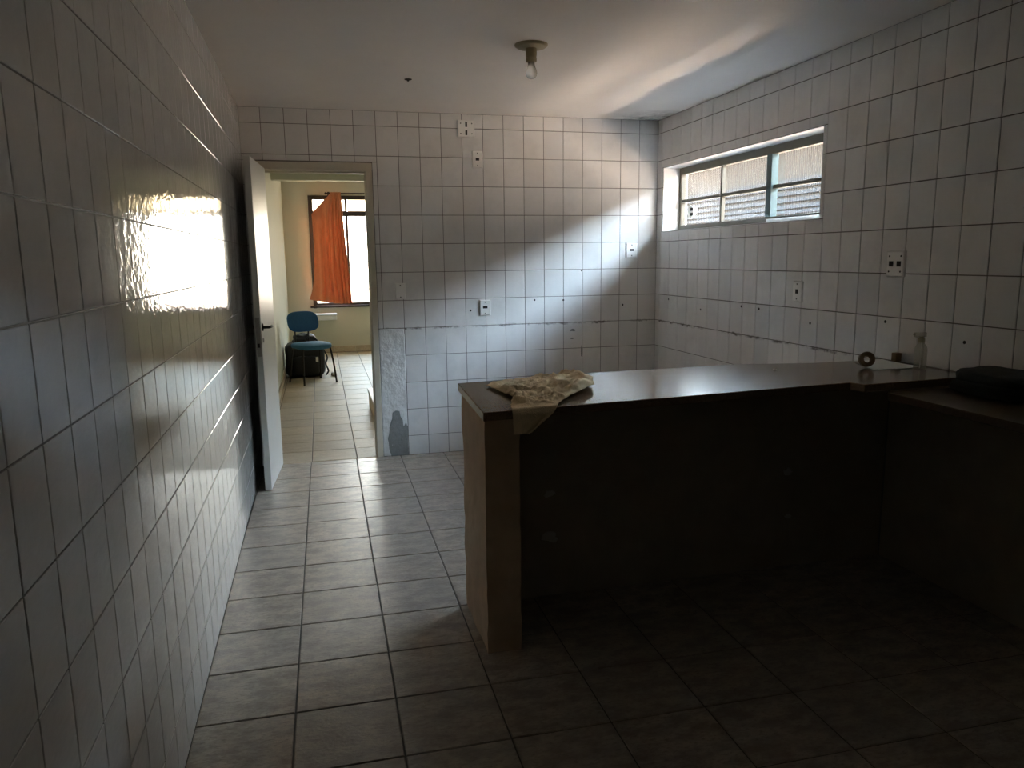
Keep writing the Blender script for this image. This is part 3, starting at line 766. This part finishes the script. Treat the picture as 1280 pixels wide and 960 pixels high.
# ------------------------------------------------------------------ far room: chair
ch = thing('office_chair', (.345, 9.24, 0), 'blue padded visitor chair on thin black legs in the far room', 'chair')
CF = Vector((.43, -.90, 0)).normalized(); CR = Vector((-CF.y, CF.x, 0))     # forward (to the camera), the chair's right-hand side in view
CO = Vector((.345, 9.24, 0))
def cp(r, f, z): return CO + CR * r + CF * f + Vector((0, 0, z))
def pad(cf, nu=24, nv=14, hw=.2, hh=.12, p=3.2):
    """rounded pad: cf(a, b, t) maps superellipse coords a,b in [-1,1], t thickness -1..1 to world"""
    bm = bmesh.new(); rings = []
    for t, s in ((-1, .90), (-.6, .985), (0, 1), (.6, .985), (1, .90)):
        rg = []
        for k in range(36):
            an = 2 * math.pi * k / 36; ca, sa = math.cos(an), math.sin(an)
            q = (abs(ca) ** p + abs(sa) ** p) ** (-1 / p)
            rg.append(bm.verts.new(cf(ca * q * s, sa * q * s, t)))
        rings.append(rg)
    for a, b in zip(rings, rings[1:]):
        for k in range(36): bm.faces.new((a[k], a[(k + 1) % 36], b[(k + 1) % 36], b[k]))
    for rg, t in ((rings[0], -1), (rings[-1], 1)):
        cc = bm.verts.new(cf(0, 0, t * 1.15))
        for k in range(36): bm.faces.new((rg[k], rg[(k + 1) % 36], cc))
    return bm
make('seat', pad(lambda a, b, t: cp(a * .215, b * .21 + .0, .445 + t * .028 - (.012 * b * b if b > 0 else 0))), M['chair_blue_seat'], ch, smooth=True)
make('backrest', pad(lambda a, b, t: cp(a * .195, -.215 - b * .03 + t * .022 - .02 * a * a * -1, .715 + b * .122)), M['chair_blue'], ch, smooth=True)
def bar(pts, r=.011): return tube(bmesh.new(), smooth_path(pts, 5), r, 10)
for s in (-1, 1):
    make('leg', bar([cp(s * .17, .14, .425), cp(s * .19, .17, .24), cp(s * .205, .20, .0)]), M['dark_metal'], ch, smooth=True)
    make('leg', bar([cp(s * .17, -.14, .425), cp(s * .185, -.17, .24), cp(s * .20, -.21, .0)]), M['dark_metal'], ch, smooth=True)
make('seat_frame', boxes_ if False else bar([cp(-.17, .14, .415), cp(.17, .14, .415), cp(.17, -.14, .415), cp(-.17, -.14, .415), cp(-.17, .13, .415)], .010), M['dark_metal'], ch)
for s in (-1, 1):
    make('back_support', bar([cp(s * .085, -.10, .415), cp(s * .085, -.22, .43), cp(s * .085, -.245, .52), cp(s * .085, -.245, .70)], .009), M['dark_metal'], ch, smooth=True)

# ------------------------------------------------------------------ far room: black bag
bg_ = thing('travel_bag', (.26, 9.80, 0), 'bulging black travel bag on the floor behind the blue chair', 'bag')
make('body', blob(.015, .495, 9.64, 10.02, .0, .43, 2, .04, 6), M['bag'], bg_, smooth=True)
make('front_pocket', blob(.10, .43, 9.58, 9.69, .03, .27, 4, .05, 5), M['bag'], bg_, smooth=True)
make('top_lump', blob(.12, .40, 9.68, 9.93, .36, .535, 9, .18, 3), M['bag'], bg_, smooth=True)
make('carry_handle', tube(bmesh.new(), smooth_path([(.27, 9.67, .40), (.30, 9.64, .50), (.40, 9.64, .47), (.46, 9.67, .37)], 6), .012, 8), M['bag'], bg_, smooth=True)
make('side_strap', tube(bmesh.new(), smooth_path([(.485, 9.72, .33), (.525, 9.70, .24), (.505, 9.68, .16), (.53, 9.68, .07), (.50, 9.67, .02)], 6), .010, 8), M['bag'], bg_, smooth=True)
make('tag', BX(.385, .415, 9.575, 9.583, .20, .26), M['plastic'], bg_)['label'] = 'small white tag'
bm = blob(.56, .635, 9.62, 9.74, 0, .05, 3, .15, 3)
tag(make('crumpled_wrapper', bm, M['paper'], smooth=True), 'small pale crumpled wrapper on the floor right of the black bag', 'wrapper')

# ------------------------------------------------------------------ far room: shelf, low block
sh2 = thing('wall_shelf', (.45, YF, .52), 'small boxy white shelf on the far wall under the window', 'shelf')
make('shelf_box', BX(.20, .72, 11.95, YF, .525, .60), M['white'], sh2, bevel=.012)
make('shelf_top', BX(.19, .725, 11.94, YF, .60, .622), M['white'], sh2, bevel=.006)
lb = thing('low_plinth', (1.25, 7.16, 0), 'low pale stone block just inside the far room at the right of the doorway', 'block')
make('plinth_body', BX(.89, 1.60, 6.76, 7.58, 0, .150), M['stone'], lb, bevel=.004)
make('plinth_top', BX(.878, 1.60, 6.745, 7.592, .150, .172), M['white'], lb, bevel=.004)

# ------------------------------------------------------------------ far room: curtain and rod
YC = 12.07
rod = thing('curtain_rod', (1.2, YC, 2.44), 'thin dark curtain rod above the far window', 'rod')
bm = bmesh.new(); tube(bm, [(.655, YC, 2.432), (1.98, YC, 2.432)], .011, 10); make('pole', bm, M['dark_frame'], rod, smooth=True)
for x in (.69, 1.93):
    make('bracket', boxes((x - .01, x + .01, YC, YF, 2.424, 2.44), (x - .016, x + .016, YF - .006, YF, 2.40, 2.465)), M['dark_frame'], rod)
bm = bmesh.new(); lathe(bm, [(.004, 0), (.018, .008), (.018, .02), (.011, .026)], (.629, YC, 2.432), (1, 0, 0), 12); make('finial', bm, M['dark_frame'], rod)
topc = [(0, (.425, 0, 2.12)), (.10, (.46, 0, 2.17)), (.52, (.70, 0, 2.415)), (.58, (.72, 0, 2.447)), (1, (.868, 0, 2.447))]
midc = [(0, (.42, 0, 1.30)), (.5, (.65, 0, 1.30)), (1, (.925, 0, 1.35))]
botc = [(0, (.325, 0, .845)), (.35, (.55, 0, .80)), (.7, (.80, 0, .772)), (1, (.965, 0, .775))]
def curf(u, v):
    a, b, c_ = along(topc, u), along(midc, u), along(botc, u)
    t = v; p = a * (1 - t) * (1 - 2 * t) + b * 4 * t * (1 - t) + c_ * t * (2 * t - 1)
    ph = 2 * math.pi * (2.2 * u + 4.6 * u * u) + .9 * math.sin(v * 2.5 + u * 4)
    p.y = YC - .034 + (.014 + .026 * min(1, v * 1.6)) * math.sin(ph) + .010 * math.sin(u * 31 + v * 3) * v
    if u < .5: p.y -= .02 * math.sin(v * 9 + u * 14) * (1 - v) * (.5 - u)
    if v < .06: p.y = YC - .036 + (p.y - YC + .036) * .6
    return p
bm = bmesh.new(); grid(bm, curf, 130, 60)
cu = thing('curtain', (.65, YC, .77), 'orange curtain hanging bunched from the rod, one corner fallen down', 'curtain')
cc = make('curtain_cloth', bm, M['curtain'], cu, smooth=True); so = cc.modifiers.new('solid', 'SOLIDIFY'); so.thickness = .003
for x in (.735, .775, .815, .855):
    bm = bmesh.new(); lathe(bm, [(.0125, -.003), (.019, -.003), (.019, .003), (.0125, .003), (.0125, -.003)], (x, YC, 2.432), (1, 0, 0), 14, False)
    make('curtain_ring', bm, M['dark_frame'], cu)
